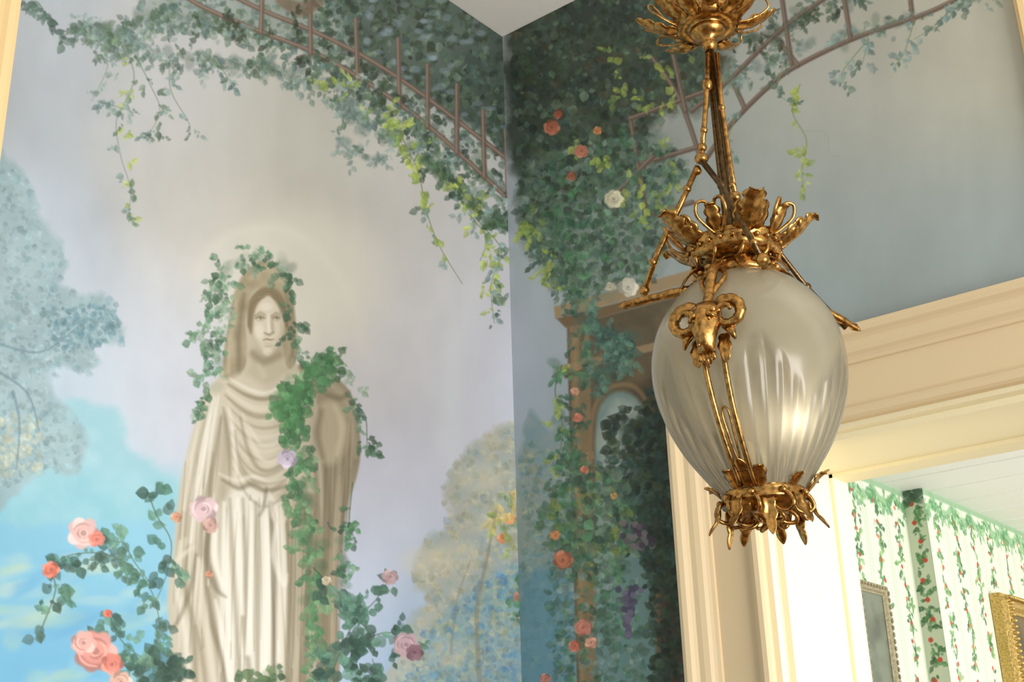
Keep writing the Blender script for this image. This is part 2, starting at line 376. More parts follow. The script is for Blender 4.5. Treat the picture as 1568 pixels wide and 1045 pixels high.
def flow(x0,y0,x1,y1,n,jx,lite,dark,al,w=1.4,bow=0):
    for i in range(n):
        q=(i+rs_.random())/n
        a=(x0[0]+(x0[1]-x0[0])*q,y0+rs_.uniform(-8,30)); b=(x1[0]+(x1[1]-x1[0])*q+rs_.uniform(-jx,jx),y1-rs_.uniform(0,(y1-y0)*.35))
        m_=((a[0]+b[0])/2+bow+rs_.uniform(-jx,jx)*.6,(a[1]+b[1])/2)
        A.stroke([a,m_,b],[w*.4,w*rs_.uniform(.7,1.5),w*.5],dark if rs_.random()<.5 else lite,al*rs_.uniform(.5,1),2.4,4)
flow((346,436),765,(336,446),1080,46,6,HI,(146,137,116),.75,1.5)
flow((284,330),700,(266,318),1000,26,7,LT,DK,.65,1.4)
flow((318,340),610,(290,326),780,14,5,HI,DK,.6,1.4)
flow((440,488),770,(438,474),1080,18,5,(184,176,156),DD,.65,1.5)
flow((496,544),640,(496,522),1060,18,5,(172,163,142),(114,104,84),.55,1.5)
for i in range(16):
    y_=600+i*9+rs_.uniform(-3,3);d_=14+i*3.4
    A.stroke([(348+i*.6,y_-10),(380,y_+d_*.55),(408,y_+d_*.8),(438,y_+d_*.45),(470-i*.8,y_-12)],[.6,2,2.4,1.6,.5],LT if i%2 else DK,.45,3)
def folds(lst):
    for pts,w,c,al in lst: A.stroke(pts,w,c,al*.9,3.8)
folds([
([(350,588),(375,604),(405,612),(440,598),(470,590)],[1,3,2,1],DK,.75),([(352,580),(380,596),(408,602),(440,586),(460,575)],[1,3,2,1],HI,.7),
([(345,605),(372,630),(402,640),(440,625),(478,605)],[1,3,2,1],DK,.65),([(348,598),(376,620),(404,628),(440,614),(476,598)],[1,3,2,1],LT,.8),
([(342,625),(350,680),(352,740)],[1,4,1],DK,.7),([(350,625),(360,680),(362,730)],[2,5,2],HI,.6),
([(368,640),(380,690),(400,720),(430,712),(462,660)],[1,3,3,1],DK,.7),([(372,635),(386,680),(404,706),(430,698),(458,650)],[1,4,3,1],LT,.8),
([(360,660),(368,710),(392,738),(430,734),(458,700)],[1,3,3,1],DK,.65),([(380,650),(400,680),(430,672),(450,640)],[1,3,3,1],HI,.5),
([(340,735),(365,748),(385,742),(410,752),(438,745)],[1,4,2,3],DD,.6),([(336,726),(362,736),(388,730),(412,738),(440,730)],[1,3,2,2],HI,.6),
([(352,765),(356,850),(362,960),(368,1060)],[2,4,3,4],(150,142,122),.7),([(343,770),(344,860),(352,980)],[2,5,3],HI,.8),
([(372,765),(376,860),(374,960),(386,1060)],[2,3,4,4],DK,.6),([(364,765),(367,860),(371,940)],[2,4,3],HI,.9),
([(392,770),(392,870),(396,1060)],[2,4,4],(150,142,122),.75),([(383,770),(385,880),(380,1000)],[2,4,5],HI,.9),
([(402,765),(406,870),(404,1060)],[2,5,7],HI,.95),([(414,770),(420,870),(418,1060)],[3,4,3],DD,.75),
([(428,780),(432,880),(430,1060)],[2,4,4],LT,.8),([(438,780),(444,880),(440,1060)],[2,4,5],DK,.8),
([(452,790),(458,900),(452,1060)],[2,5,3],(178,170,150),.6),([(466,780),(472,880),(462,1060)],[2,5,5],DD,.6),
([(330,610),(316,680),(302,750),(292,830)],[2,5,4,3],HI,.6),([(338,640),(326,710),(312,780),(304,850)],[1,4,4,3],DK,.6),
([(318,625),(302,690),(290,760),(284,820)],[1,3,3,3],DK,.5),([(306,640),(292,710),(282,780)],[1,4,3],LT,.7),
([(322,800),(316,850),(330,900),(346,915)],[3,5,4,1],DD,.6),([(330,810),(330,860),(342,900)],[3,5,2],HI,.9),
([(276,830),(272,900),(282,960),(290,1050)],[2,4,4,4],HI,.6),([(286,840),(284,900),(296,960),(300,1050)],[2,4,4,4],DK,.7),
([(300,850),(292,900),(276,945),(262,965)],[2,4,3,1],DD,.55),([(306,860),(310,930),(322,1000),(330,1060)],[2,6,5,4],LT,.8),
([(318,900),(326,960),(340,1010),(348,1060)],[2,4,4,4],DD,.6),([(300,960),(310,1010),(316,1060)],[2,4,3],DK,.6),
([(330,920),(342,980),(352,1050)],[2,5,3],HI,.8),([(268,860),(280,850),(296,838)],[2,4,2],LT,.8),
([(424,800),(420,850),(434,895),(440,880)],[2,5,4,1],HI,.7),([(412,755),(418,790),(430,800),(440,790)],[2,4,3,2],LT,.8),
([(408,748),(404,775),(398,790)],[2,3,1],DD,.6)])
A.poly([(488,625),(505,612),(525,625),(534,660),(526,695),(508,712),(490,700),(482,665)],(176,166,142),.85,6)
A.stroke([(492,630),(486,665),(494,700)],[3,5,3],DD,.6,6);A.stroke([(512,622),(524,655),(516,695)],[2,4,2],(198,188,162),.7,6)
A.stroke([(492,585),(520,600),(538,640),(544,700)],[3,5,4,2],(176,166,144),.6,6)
A.stroke([(500,605),(522,610),(534,600)],[3,4,2],DD,.5,4)
folds([([(500,720),(505,800),(496,880),(500,1050)],[3,5,5,4],(122,112,92),.6),([(520,730),(515,800),(508,880),(510,980)],[2,5,4,4],(172,162,140),.5),([(484,720),(486,800),(480,900)],[2,5,3],(116,106,86),.6),([(536,720),(528,780),(520,850)],[2,3,2],(120,110,90),.5)])
for path,nn,sp in [([(330,520),(328,460),(345,410),(385,395),(430,405),(448,430)],120,17),([(345,410),(338,470),(335,540),(320,590),(305,630)],80,15),
 ([(448,430),(450,500),(470,560),(520,555),(545,600),(555,660),(565,690)],95,11),([(300,510),(318,540),(305,600)],34,10)]:
    A.vine(path,nn,sp,15,[(76,108,84),(94,132,104),(66,94,74),(114,142,116),(132,154,134)],.78,.5,wash=.15)
A.vine([(512,552),(490,566),(465,590),(440,612),(450,650),(465,700),(460,760),(472,820),(486,880),(480,960),(490,1050)],420,23,17,[(80,126,88),(96,142,100),(68,108,76),(88,116,86),(114,150,112)],.76,.6)
A.vine([(470,600),(445,615),(430,630),(470,640)],70,18,19,[(80,128,84),(96,144,96),(66,104,74)],.8,.6)
A.vine([(545,620),(560,640),(562,690)],16,6,12,MG,.8,.5,(90,110,90))
A.vine([(540,740),(535,800),(545,830)],30,10,13,IV,.8,.5,(90,110,90)); A.vine([(500,800),(530,860),(520,900)],30,12,13,IV,.75,.5)
st=(92,104,84)
RL=[(70,108,92),(88,126,106),(62,92,82),(104,142,118),(78,102,92)]
for path,nn in [([(65,960),(85,905),(80,870),(110,850),(165,850),(215,880),(240,930),(245,1000),(235,1050)],70),([(150,850),(185,830),(205,860),(235,900)],30),([(225,750),(240,790),(262,830),(255,880),(235,930)],30),
   ([(165,935),(185,980),(220,1010),(270,1045)],36),([(215,1050),(230,1000),(255,960)],44)]:
    A.vine(path,nn,22,22,RL,.84,.5,st,.3,wash=0)
A.vine([(230,1045),(250,1010),(280,1030)],56,24,21,[(58,84,72),(70,96,82),(52,76,66)],.84,.5)
for path,nn in [([(500,1060),(520,1000),(545,950),(575,920),(600,880)],60),([(520,1010),(560,980),(600,970),(630,1000)],52),([(540,1040),(580,1050),(570,1010)],32),([(480,870),(520,910),(560,935)],28)]:
    A.vine(path,nn,20,23,[(60,92,80),(72,108,92),(52,80,70),(92,130,112),(64,86,78)],.85,.5,(70,84,66),.3,wash=0)
A.vine([(385,1060),(410,1035),(440,1050)],40,22,20,[(84,110,74),(66,90,64),(112,136,92)],.85,.55)
PK=(232,186,180);CO=(226,134,118)
A.rose(128,817,26,PK);A.rose(148,826,13,CO);A.rose(78,873,14,(216,120,98));A.rose(312,780,22,(222,192,196));A.rose(322,805,13,(204,164,154))
A.rose(440,703,16,(196,184,206));A.rose(146,998,34,(232,156,144));A.rose(128,985,20,(236,178,168));A.rose(172,1018,18,CO);A.rose(185,1045,18,(232,182,164))
A.rose(270,792,9,(206,150,120));A.rose(320,880,6,(206,140,110));A.rose(165,940,7,(214,110,90))
A.rose(597,884,13,(184,156,158));A.rose(622,988,21,(190,160,168));A.rose(635,1000,14,(132,98,110));A.rose(500,890,8,(190,176,150))
# pergola + foliage on top
def bars(cv,lst,w=3.4,al=.9):
    for p in lst:
        cv.stroke(p,w,BAR,al,1.8); cv.stroke([(a-1.2,b-1.2) for a,b in p],w*.35,(146,132,118),al*.8,1.4)
A.poly([(520,-60),(830,-60),(800,60),(800,200),(785,225),(720,200),(650,150),(590,120),(545,90),(520,30)],(84,98,88),.9,10,22,30,col2=(60,72,66))
A.poly([(225,-60),(540,-60),(550,60),(520,90),(430,60),(330,45),(250,40)],(126,142,136),.5,10,22,30,col2=(104,122,112))
A.scatter([(220,-60),(560,-60),(560,110),(470,80),(350,60),(240,60)],700,15,MG+BG,.62,.42)
A.scatter([(430,-60),(830,-60),(800,60),(800,260),(740,240),(600,150),(500,90)],1500,16,DG+DG+MG,.72,.42)
for i in range(60):
    a=random.uniform(560,780); A.blob(a,random.uniform(0,.75*(a-460)),random.uniform(4,10),random.uniform(3,6),(140,158,170),.4,.8)
A.vine([(110,40),(170,62),(220,70),(300,92),(380,95),(440,108),(500,140),(540,180)],400,24,15,BG+BG+MG,.65,.4)
A.vine([(300,30),(420,60),(520,110),(600,160),(700,240),(800,310)],540,34,15,MG+BG+DG,.72,.42)
LB=[[(240,-40),(300,5),(390,45),(480,80),(560,125),(640,180),(720,250),(810,335)],[(330,-20),(400,15),(480,48),(560,88),(640,140),(720,200),(800,262)],
 [(402,-20),(400,50)],[(475,-10),(476,82)],[(545,30),(548,122)],[(610,60),(612,165)],[(655,100),(655,195)],[(700,130),(700,235)],[(740,170),(742,272)],[(775,200),(778,305)]]
bars(A,LB,3.8,.92)
A.stroke([(430,0),(460,14),(490,4)],[8,12,6],(112,94,76),.7,4)
A.vine([(520,150),(600,210),(680,260),(750,320),(810,360)],260,26,14,MG+BG,.7,.42)
A.vine([(300,20),(420,50),(520,100),(600,150),(700,230),(800,300)],150,34,15,MG+DG+BG,.75,.42,wash=0)
A.vine([(500,130),(560,160),(620,190),(700,260)],60,22,15,YG,.78,.42,wash=0)
A.vine([(530,150),(560,190),(545,230),(520,215)],80,18,13,BG,.55,.4); A.vine([(570,190),(590,230),(575,245)],40,12,12,BG,.55,.4)
for p,nn in [([(610,200),(640,262),(652,320),(672,375),(708,435)],66),([(640,235),(700,300),(738,345),(768,385),(752,435),(757,495)],80),([(690,280),(760,330),(800,352),(802,400)],74),([(720,330),(745,365),(735,400)],30)]:
    A.vine(p,nn,13,15,YG+BG[:2]+MG[:1],.82,.45,(116,128,96),.6,wash=0)
A.vine([(640,240),(690,280),(745,330),(795,340)],90,16,15,[(70,94,70),(80,106,80),(60,78,62)],.75,.45)
A.vine([(758,430),(764,470),(752,500)],16,5,10,MG,.8,.4)
for p,nn,pal in [([(180,50),(205,110),(195,150),(178,185),(185,240),(200,290),(196,335)],74,YG+YG+MG+BG),([(205,80),(230,130),(245,170),(225,210)],44,BG+MG),([(150,60),(165,100),(140,155)],24,BG),([(260,90),(262,140),(290,190),(285,215)],30,BG),([(150,155),(185,165),(215,175)],22,BG),([(330,90),(350,120),(365,130)],20,BG)]:
    A.vine(p,nn,13,14,pal,.78,.38,(130,142,130),.6,wash=0)
A.vine([(130,40),(200,40),(260,20)],150,24,16,BG+MG,.7,.42)
A.vine([(30,0),(60,20),(85,48)],40,14,19,[(66,84,78),(80,100,90),(94,116,108)],.85,.42,wash=0)
A.poly([(720,-60),(830,-60),(830,120),(782,110),(750,70)],(56,66,58),.5,18,14)
# ================================================================= RIGHT MURAL
B=Canvas('R',0.0,1.76,1.70,3.998,.0022,.002,const=-.004)
B.bg([(830,500,(174,184,194)),(830,700,(168,182,196)),(1100,200,(164,170,164)),(1300,150,(174,174,164)),(1500,120,(178,176,158)),(1300,350,(156,167,165)),(1500,350,(150,162,163)),
(1000,500,(152,162,160)),(830,1000,(90,148,186)),(960,1000,(110,150,150)),(1000,700,(110,130,120)),(1200,480,(144,157,160))],110)
n=fbm(B.PX,B.PY,150,25,5)[...,None]; B.img*=(1+(n-.5)*.12)
n=fbm(B.PX,B.PY*.35,26,35,3)[...,None]; B.img*= (1+(n-.5)*.04)
B.poly([(800,660),(840,660),(870,680),(900,720),(900,1080),(790,1080)],(144,156,148),.85,5,10,22,col2=(120,146,152))
B.scatter([(800,680),(880,690),(890,1060),(800,1060)],500,13,[(126,150,142),(156,160,134),(110,146,152),(100,132,124)],.5,.5)
B.poly([(800,900),(870,880),(880,1080),(790,1080)],(92,142,164),.6,8,10)
B.poly([(868,500),(1090,440),(1100,760),(1110,1090),(885,1090),(875,760)],(112,98,74),1,1.8,k=1,col2=(90,82,66))
B.poly([(872,500),(902,494),(908,760),(915,1090),(888,1090),(878,760)],(142,122,90),1,1.8,k=1,col2=(124,108,82))
B.poly([(848,470),(1090,405),(1090,425),(850,488)],(158,138,106),1,1.8,k=1); B.poly([(852,488),(1090,427),(1090,440),(866,502)],(116,98,72),1,1.8,k=1)
B.poly([(862,560),(1060,510),(1060,522),(862,574)],(146,126,96),1,1.8,k=1); B.poly([(862,574),(1060,523),(1060,529),(866,580)],(98,84,64),1,1.8,k=1)
B.poly([(862,700),(908,692),(910,702),(866,712)],(158,134,98),1,1.8,k=1)
B.poly([(912,760),(912,660),(920,620),(945,600),(975,610),(992,650),(996,760),(1000,1090),(922,1090)],(116,140,136),1,3.5,col2=(150,164,152),rs=30)
B.poly([(925,660),(945,615),(975,630),(985,700),(960,760),(925,740)],(180,186,174),.65,9,8)
B.poly([(920,880),(1000,870),(1005,1090),(925,1090)],(98,132,128),.7,8,10)
B.stroke([(905,760),(905,660),(916,612),(945,590),(978,598),(1000,650),(1004,760),(1010,1060)],3.5,(134,114,84),.9,3)
B.stroke([(880,520),(885,700),(892,1060)],[3,3],(168,144,106),.5,5)
B.poly([(1005,560),(1100,530),(1110,1090),(1020,1090),(1010,760)],(72,64,52),.75,10)
G1=[(780,20),(890,-60),(1010,-60),(1110,60),(1090,150),(1010,180),(970,260),(905,300),(850,330),(795,330)]
B.poly(G1,(72,84,68),.9,12,22,26,col2=(50,60,52))
G2=[(798,260),(960,200),(1050,240),(1030,340),(1000,430),(900,450),(860,440),(815,385),(800,350)]
B.poly(G2,(100,120,106),.65,12,22,26,col2=(120,138,126))
B.scatter(G1,1900,16,DG+DG+MG+[(84,74,56)],.7,.42)
B.scatter(G2,900,16,MG+IV+DG,.65,.42)
RB=[[(1080,245),(1120,190),(1180,130),(1222,100),(1310,58),(1420,20),(1500,-20)],[(1060,170),(1120,120),(1180,60),(1230,20),(1290,-20)],[(1195,-20),(1212,98)],[(1290,-20),(1303,60)],[(1392,-20),(1398,32)],[(1222,100),(1190,60)],
 [(965,180),(990,330)],[(1000,90),(1040,150),(1072,240)],[(965,182),(1080,140)],[(985,250),(1070,225)],[(1030,80),(1050,170)],[(1120,120),(1140,165)],[(990,330),(1060,310)],[(940,300),(1000,240)]]
bars(B,RB,3.8,.92)
B.scatter(G2,500,16,MG+IV+BG,.65,.42)
B.vine([(1080,120),(1150,110),(1230,70),(1330,45),(1430,20),(1520,-15)],210,22,14,MG+BG,.66,.4)
B.vine([(1060,40),(1150,60),(1230,20),(1320,-10)],190,28,14,MG+DG,.7,.4)
bars(B,RB[:5],2.8,.6)
for p,nn,pal in [([(1225,130),(1213,170),(1235,215),(1228,260),(1232,305)],40,YG),([(1200,100),(1190,140),(1215,160)],16,MG),([(1330,60),(1290,110),(1295,130)],22,BG),([(1400,30),(1385,80),(1370,100)],22,BG),([(1470,0),(1430,40),(1400,60)],22,BG),([(1130,170),(1110,230),(1125,240)],20,BG),([(1330,60),(1320,100)],12,BG)]:
    B.vine(p,nn,8,14,pal,.8,.45,(130,140,104),.6)
B.stroke([(1232,200),(1265,205),(1270,235),(1285,240)],.5,(140,148,120),.5)
B.vine([(840,330),(870,380),(880,450),(900,520),(900,580)],220,26,16,MG+IV,.75,.45); B.vine([(815,330),(830,390),(850,440)],90,16,14,YG+MG,.8,.45)
for p,nn in [([(950,150),(1000,160),(1040,140)],26),([(900,230),(930,260),(985,300),(985,340)],36),([(800,340),(830,380),(850,400)],30),([(920,90),(960,110),(1060,80)],20),([(1000,200),(1030,260),(1010,300)],20)]:
    B.vine(p,nn,20,16,YG,.75,.45,wash=0)
for a,b,r,c in [(845,195,13,(174,100,74)),(855,175,8,(160,88,66)),(890,232,11,(190,118,96)),(940,305,15,(206,202,170)),(962,440,16,(212,208,188)),(935,440,9,(196,190,166)),(875,270,8,(154,96,72)),(915,200,7,(190,126,76))]:
    B.rose(a,b,r,c)
B.vine([(900,480),(930,520),(960,520),(930,570),(915,600)],200,26,16,[(78,110,100),(94,130,114),(62,90,82)],.75,.45)
B.vine([(860,560),(850,600),(862,660),(850,720)],70,14,15,YG+IV,.8,.45,(100,110,80))
B.vine([(885,590),(885,650),(880,700),(870,740)],80,17,14,IV+MG,.8,.45)
DM=[(930,640),(980,620),(1060,560),(1070,900),(1010,900),(960,840),(925,720)]
B.poly([(950,660),(1000,640),(1070,600),(1075,880),(1010,890),(965,820)],(56,72,64),.75,10,20,24,col2=(44,56,52))
B.scatter(DM,1000,18,DG+[(50,74,70),(62,88,80),(44,60,56)],.78,.45)
B.scatter([(860,700),(950,720),(980,830),(940,900),(860,880),(830,800)],620,18,IV+MG+[(124,140,76)],.76,.45)
B.scatter([(840,860),(960,850),(990,1060),(850,1060)],480,16,IV+MG+BG,.6,.45)
B.scatter([(990,860),(1080,860),(1090,1090),(1000,1090)],420,17,DG,.78,.45)
for a,b,r,c in [(862,858,16,(194,116,84)),(885,640,8,(198,120,94)),(880,600,7,(208,152,126)),(893,962,14,(210,132,110)),(905,985,10,(218,156,130)),(880,990,10,(198,110,88)),(850,820,8,(208,136,88)),(895,720,7,(194,116,84)),(940,760,6,(182,144,86)),(835,1040,9,(196,126,108))]:
    B.rose(a,b,r,c)
for i in range(46):
    q=random.random(); B.blob(962+random.gauss(0,9*(1.1-q)),900+q*75,5,5,random.choice([(96,92,110),(114,108,128),(78,76,94)]),.85,.4)
for i in range(30):
    q=random.random(); B.blob(980+random.gauss(0,12),800+q*40,5,5,random.choice([(98,90,96),(120,112,118),(72,66,76)]),.85,.4)
for a,b,r,c in [(782,795,10,(228,162,104)),(770,825,9,(218,136,90)),(800,915,14,(222,134,116)),(825,900,12,(200,104,80)),(800,945,9,(232,172,154)),(790,780,7,(228,180,118))]:
    A.rose(a,b,r,c)
A.vine([(815,760),(790,780),(760,800),(790,840)],60,16,15,[(150,166,100),(120,146,108),(196,180,120)],.75,.5)
A.vine([(820,860),(800,900),(790,950)],50,14,15,IV,.75,.5)
# ================================================================= room shell
def boxes(name,lst,m,bev=0):
    b=MB()
    for a,c in lst: b.box(a,c)
    return b.obj(name,m)
X1=2.40;X0=.80;ZT=2.39;YB=.52;H=4.0;XE=4.2;YS=-4.6
wl=boxes('wall_left',[((-.2,YS,0),(0,0,H))],M_wall)
wr=boxes('wall_right',[((0,0,0),(X0,YB,H)),((X0,0,ZT),(X1,YB,H)),((X1,0,0),(XE,YB,H))],M_wall)
mu=A.mesh('mural_statue_garden',M_mural,padu=[1.8,1.9],padv=[.95,1.3,1.5,1.6])
mr=B.mesh('mural_rose_arbour',M_mural,hole=lambda u,v:(u>.60)&(v<2.58),padu=[2.0,2.6,3.2,4.2],padv=[.95,1.3,1.5,1.6])
boxes('ceiling',[((-.2,YS,H),(XE,YB,H+.15))],M_ceil)
boxes('floor',[((-.2,YS,-.1),(XE,6.2,0))],M_floor)
def panel_run(name,horizontal,a0,a1):
    b=MB()
    def put(u0,u1,z0,z1,d):
        if horizontal: b.box((u0,-d,z0),(u1,0,z1))
        else: b.box((0,-u1,z0),(d,-u0,z1))
    put(a0,a1,0,.2,.03);put(a0,a1,.88,.95,.045);put(a0,a1,.2,.88,.012)
    u=a0+.08
    while u+.5<a1: put(u,u+.42,.28,.80,.024);u+=.52
    return b.obj(name,M_trim)
panel_run('baseboard_left',False,0.05,1.70); panel_run('baseboard_right',True,.05,.54)
prof=[(0,0.0),(0,.026),(.006,.034),(.018,.036),(.028,.032),(.032,.022),(.040,.018),(.138,.018),(.140,.025),(.148,.028),(.155,.033),(.162,.041),(.176,.046),(.190,.047),(.197,.053),(.204,.062),(.216,.066),(.226,.064),(.229,.058),(.229,0)]
def casing(name,x0,x1,zt,prof,m,plane='R',z0=0):
    b=MB();vs=[]
    for a,d in prof:
        for (q,zz) in ((x0-a,z0),(x0-a,zt+a),(x1+a,zt+a),(x1+a,z0)):
            vs.append((q,-d,zz) if plane=='R' else (d,-q,zz))
    fs=[(i*4+k,(i+1)*4+k,(i+1)*4+k+1,i*4+k+1) for i in range(len(prof)-1) for k in range(3)]
    b.add(vs,fs,False);return b.obj(name,m)
casing('trim_1',X0,X1,ZT,prof,M_trim)
boxes('trim_2',[((X0,.0,0),(X0+.012,YB,ZT)),((X1-.012,0,0),(X1,YB,ZT)),((X0,0,ZT-.012),(X1,YB,ZT)),
  ((X0+.012,.04,0),(X0+.028,.07,ZT-.012)),((X0+.012,.04,ZT-.028),(X1-.012,.07,ZT-.012)),((X0+.012,.40,0),(X0+.022,.49,ZT-.012)),((X0+.012,.40,ZT-.022),(X1-.012,.49,ZT-.012))],M_reveal)
M_trimw=mat('cream_paint_warm',rgb(236,206,152),.45,bump=.03,bscale=25)
casing('trim_3',1.957,2.95,3.45,prof,M_trimw,'L')
wb=MB()
for a,c in [((.002,-2.95,.9),(.04,-2.90,3.45)),((.002,-2.0,.9),(.04,-1.957,3.45)),((.002,-2.95,3.39),(.04,-1.957,3.45)),((.002,-2.95,.9),(.04,-1.957,.98)),((.002,-2.95,2.15),(.045,-1.957,2.21)),((.002,-2.47,.9),(.035,-2.44,3.45))]: wb.box(a,c)
for k in range(1,6): wb.box((.002,-2.95,.9+k*.43),(.03,-1.957,.92+k*.43))
wo=wb.obj('window_1',M_trim)
gl=boxes('window_pane',[((.003,-2.95,.9),(.008,-1.957,3.45))],mat('pane',rgb(200,215,225),.1)); gl.parent=wo
boxes('trim_4',[((1.635,-.02,2.66),(1.76,-.001,H)),((1.645,-.03,2.66),(1.66,-.001,H)),((1.73,-.03,2.66),(1.75,-.001,H))],M_trimw)
# ================================================================= far room
HF=2.93;YE=5.6;YJ=3.0
boxes('ceiling_far',[((-.1,YB,HF),(XE,6,HF+.1))]+[((.0,YB+.32*k,HF-.004),(XE,YB+.32*k+.008,HF)) for k in range(1,16)],M_ceil2)
wf=boxes('wall_far_left',[((-.2,YB,0),(0,YJ,HF)),((-.2,YJ,0),(.1,YE,HF))],M_wall)
boxes('wall_far_back',[((-.2,YE,0),(XE,YE+.1,HF))],mat('far_plaster',rgb(232,236,222),.8))
def paper(cv,seed):
    random.seed(seed)
    cv.img[:]=np.array([228,234,216],np.float32)/255
    lo=cv.us[0];hi=cv.us[-1]
    k=math.floor(lo/.24)*.24
    while k<hi+.24:
        X=k*1000
        cv.stroke([(X+120,-2930),(X+120,-1300)],[4,4],(196,214,188),.8,3)
        cv.stroke([(X+104,-2930),(X+104,-1300)],[1.5,1.5],(150,182,148),.8,3)
        cv.stroke([(X+136,-2930),(X+136,-1300)],[1.5,1.5],(150,182,148),.8,3)
        pth=[(X+12*math.sin(j*1.1),-2860+j*80) for j in range(20)]
        cv.vine(pth,250,24,30,[(78,126,78),(100,150,90),(64,104,70),(134,172,114)],.85,.42,wash=0,SK=1)
        for j in range(17):
            cv.blob(X+random.uniform(-14,14),-2820+j*88+random.uniform(-20,20),12,11,random.choice([(214,84,60),(226,120,84),(200,70,60)]),.9,.3)
        cv.stroke([(X,-2900),(X+60,-2850),(X+120,-2836),(X+180,-2850),(X+240,-2900)],[14,20,24,20,14],(150,190,150),.9,8)
        cv.vine([(X,-2890),(X+60,-2845),(X+120,-2830),(X+180,-2845),(X+240,-2890)],90,26,30,[(116,166,122),(98,148,106),(158,196,150)],.8,.45,wash=0,SK=1)
        k+=.24
    cv.stroke([(lo*1000-50,-2915),(hi*1000+50,-2915)],16,(150,184,150),.9,6)
P1=Canvas('X',1.6,YJ,1.3,HF,.004,.004,metric=True,const=.003); 
P1.world=lambda U,V:np.stack([np.full(U.shape,.003),U,V],-1); paper(P1,3)
P2=Canvas('X',YJ,YE,1.3,HF,.004,.004,metric=True,const=.103)
P2.world=lambda U,V:np.stack([np.full(U.shape,.103),U,V],-1); paper(P2,4)
P3=Canvas('R',.003,.103,1.3,HF,.004,.004,metric=True,const=YJ-.003)
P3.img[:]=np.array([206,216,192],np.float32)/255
P3.vine([(50,-2900),(55,-2500),(45,-2000),(50,-1400)],170,30,32,[(78,120,78),(94,140,90),(66,104,68)],.8,.42,wash=0,SK=1)
for i in range(16): P3.blob(50+random.uniform(-20,20),-2860+i*92,12,12,(206,82,64),.95,.3)
P3.scatter([(0,-2930),(103,-2930),(103,-2870),(0,-2870)],70,30,MG,.6,.5)
for p in (P1,P2,P3): p.mesh('wallpaper_floral',M_paper,padv=[.2,.9]).parent=wf
def frame(name,xw,y0,y1,z0,z1,w,d,m,inner):
    b=MB()
    pf=[(0,.0),(0,.6),(.15,.9),(.35,1.0),(.5,.8),(.7,.75),(.85,.5),(1,.45),(1,0)]
    vs=[]
    for a,q in pf:
        a*=w
        for (yy,zz) in ((y0+a,z0+a),(y1-a,z0+a),(y1-a,z1-a),(y0+a,z1-a)): vs.append((xw+q*d,yy,zz))
    n=len(pf); b.add(vs,[(i*4+k,i*4+(k+1)%4,(i+1)*4+(k+1)%4,(i+1)*4+k) for i in range(n-1) for k in range(4)],False)
    L=int((z1-z0)/.03)
    for i in range(L): 
        for yy in (y0+w*.3,y1-w*.3): b.ball((xw+d,yy,z0+.015+i*.03),(d*.25,w*.14,.012),8)
    L=int((y1-y0)/.03)
    for i in range(L):
        for zz in (z0+w*.3,z1-w*.3): b.ball((xw+d,y0+.015+i*.03,zz),(d*.25,.012,w*.14),8)
    o=b.obj(name,m)
    q=MB(); q.box((xw+.002,y0+w*.9,z0+w*.9),(xw+d*.35,y1-w*.9,z1-w*.9)); q.obj(name+'_canvas',inner,o); return o
M_grayg=mat('aged_gilt',rgb(176,166,134),.5,.2,bump=.3,bscale=80,var=.3)
frame('picture_frame',.006,2.28,2.60,1.62,2.42,.045,.03,M_grayg,mat('mezzotint',rgb(120,128,112),.3,var=.5,bscale=7))
frame('picture_frame',.106,3.70,4.5,1.5,2.50,.09,.09,M_gild,mat('oil_painting',rgb(110,92,60),.4,var=.6,bscale=6))
# ================================================================= lantern
D=2.1
hd=ray(1149,590); hd=np.array([hd[0],hd[1],0]);hd/=np.linalg.norm(hd)
er=np.array([-hd[1],hd[0],0])*-1
if (er@M.T)[0]<0: er=-er
def Lw(px,py,front=0):
    d=ray(px,py);t=(D-front)/(d@hd);return C+t*d
org=Lw(1149,590)
up=np.array([0,0,1.])-.018*er; up/=np.linalg.norm(up); e_x=er-er.dot(up)*up; e_x/=np.linalg.norm(e_x)
e_y=np.cross(up,e_x)
LM=Matrix(np.stack([e_x,e_y,up],1).tolist()).to_4x4(); LM.translation=Vector(org.tolist()); LI=LM.inverted()
emp=bpy.data.objects.new('hanging_lantern',None); sc.collection.objects.link(emp); emp.matrix_world=LM
def L(px,py,front=0): return LI@Vector(Lw(px,py,front).tolist())
ys=[832]+list(range(820,-20,-20)); axx=lambda yy:1149+(yy-590)*.121
zt=[L(axx(q),q).z for q in ys]
def Z(yy): return float(np.interp(-yy,[-q for q in ys],zt)) 
def S(yy): return float(np.interp(yy,[0,45,240,410,590,790],[.00127,.001259,.001208,.001166,.001127,.001085]))
def RZ(lst): return [(r*S(q),Z(q)) for r,q in lst]
def dirv(phi): return Vector((math.sin(phi),-math.cos(phi),0)),Vector((math.cos(phi),math.sin(phi),0))
gp=[(50,430),(70,438),(92,452),(114,474),(132,500),(143,530),(148,560),(147,592),(141,622),(130,654),(113,688),(93,718),(75,742),(62,758)]
gl=smooth(RZ(gp),8); GZ=[p[1] for p in gl][::-1];GR=[p[0] for p in gl][::-1]
def Rg(zz): return float(np.interp(zz,GZ,GR))
n=432;k=len(gl);vs=[];fr=[]
for i in range(n):
    a=2*math.pi*i/n
    for j,(r,zz) in enumerate(gl):
        cell=(a*36/(2*math.pi))%1; grp=(a*6/(2*math.pi)+.38)%1
        tip=Z(640)+ (Z(550)-Z(640))*(1-abs(grp*2-1))
        m=max(0,min(1,(tip-zz)/.03)); fl=abs(math.sin(math.pi*cell*1.0))
        rr=r-.0046*m*(1-fl)**1.0*min(1,r/.10)
        vs.append((rr*math.sin(a),-rr*math.cos(a),zz)); fr.append(m*(.2+.8*fl))
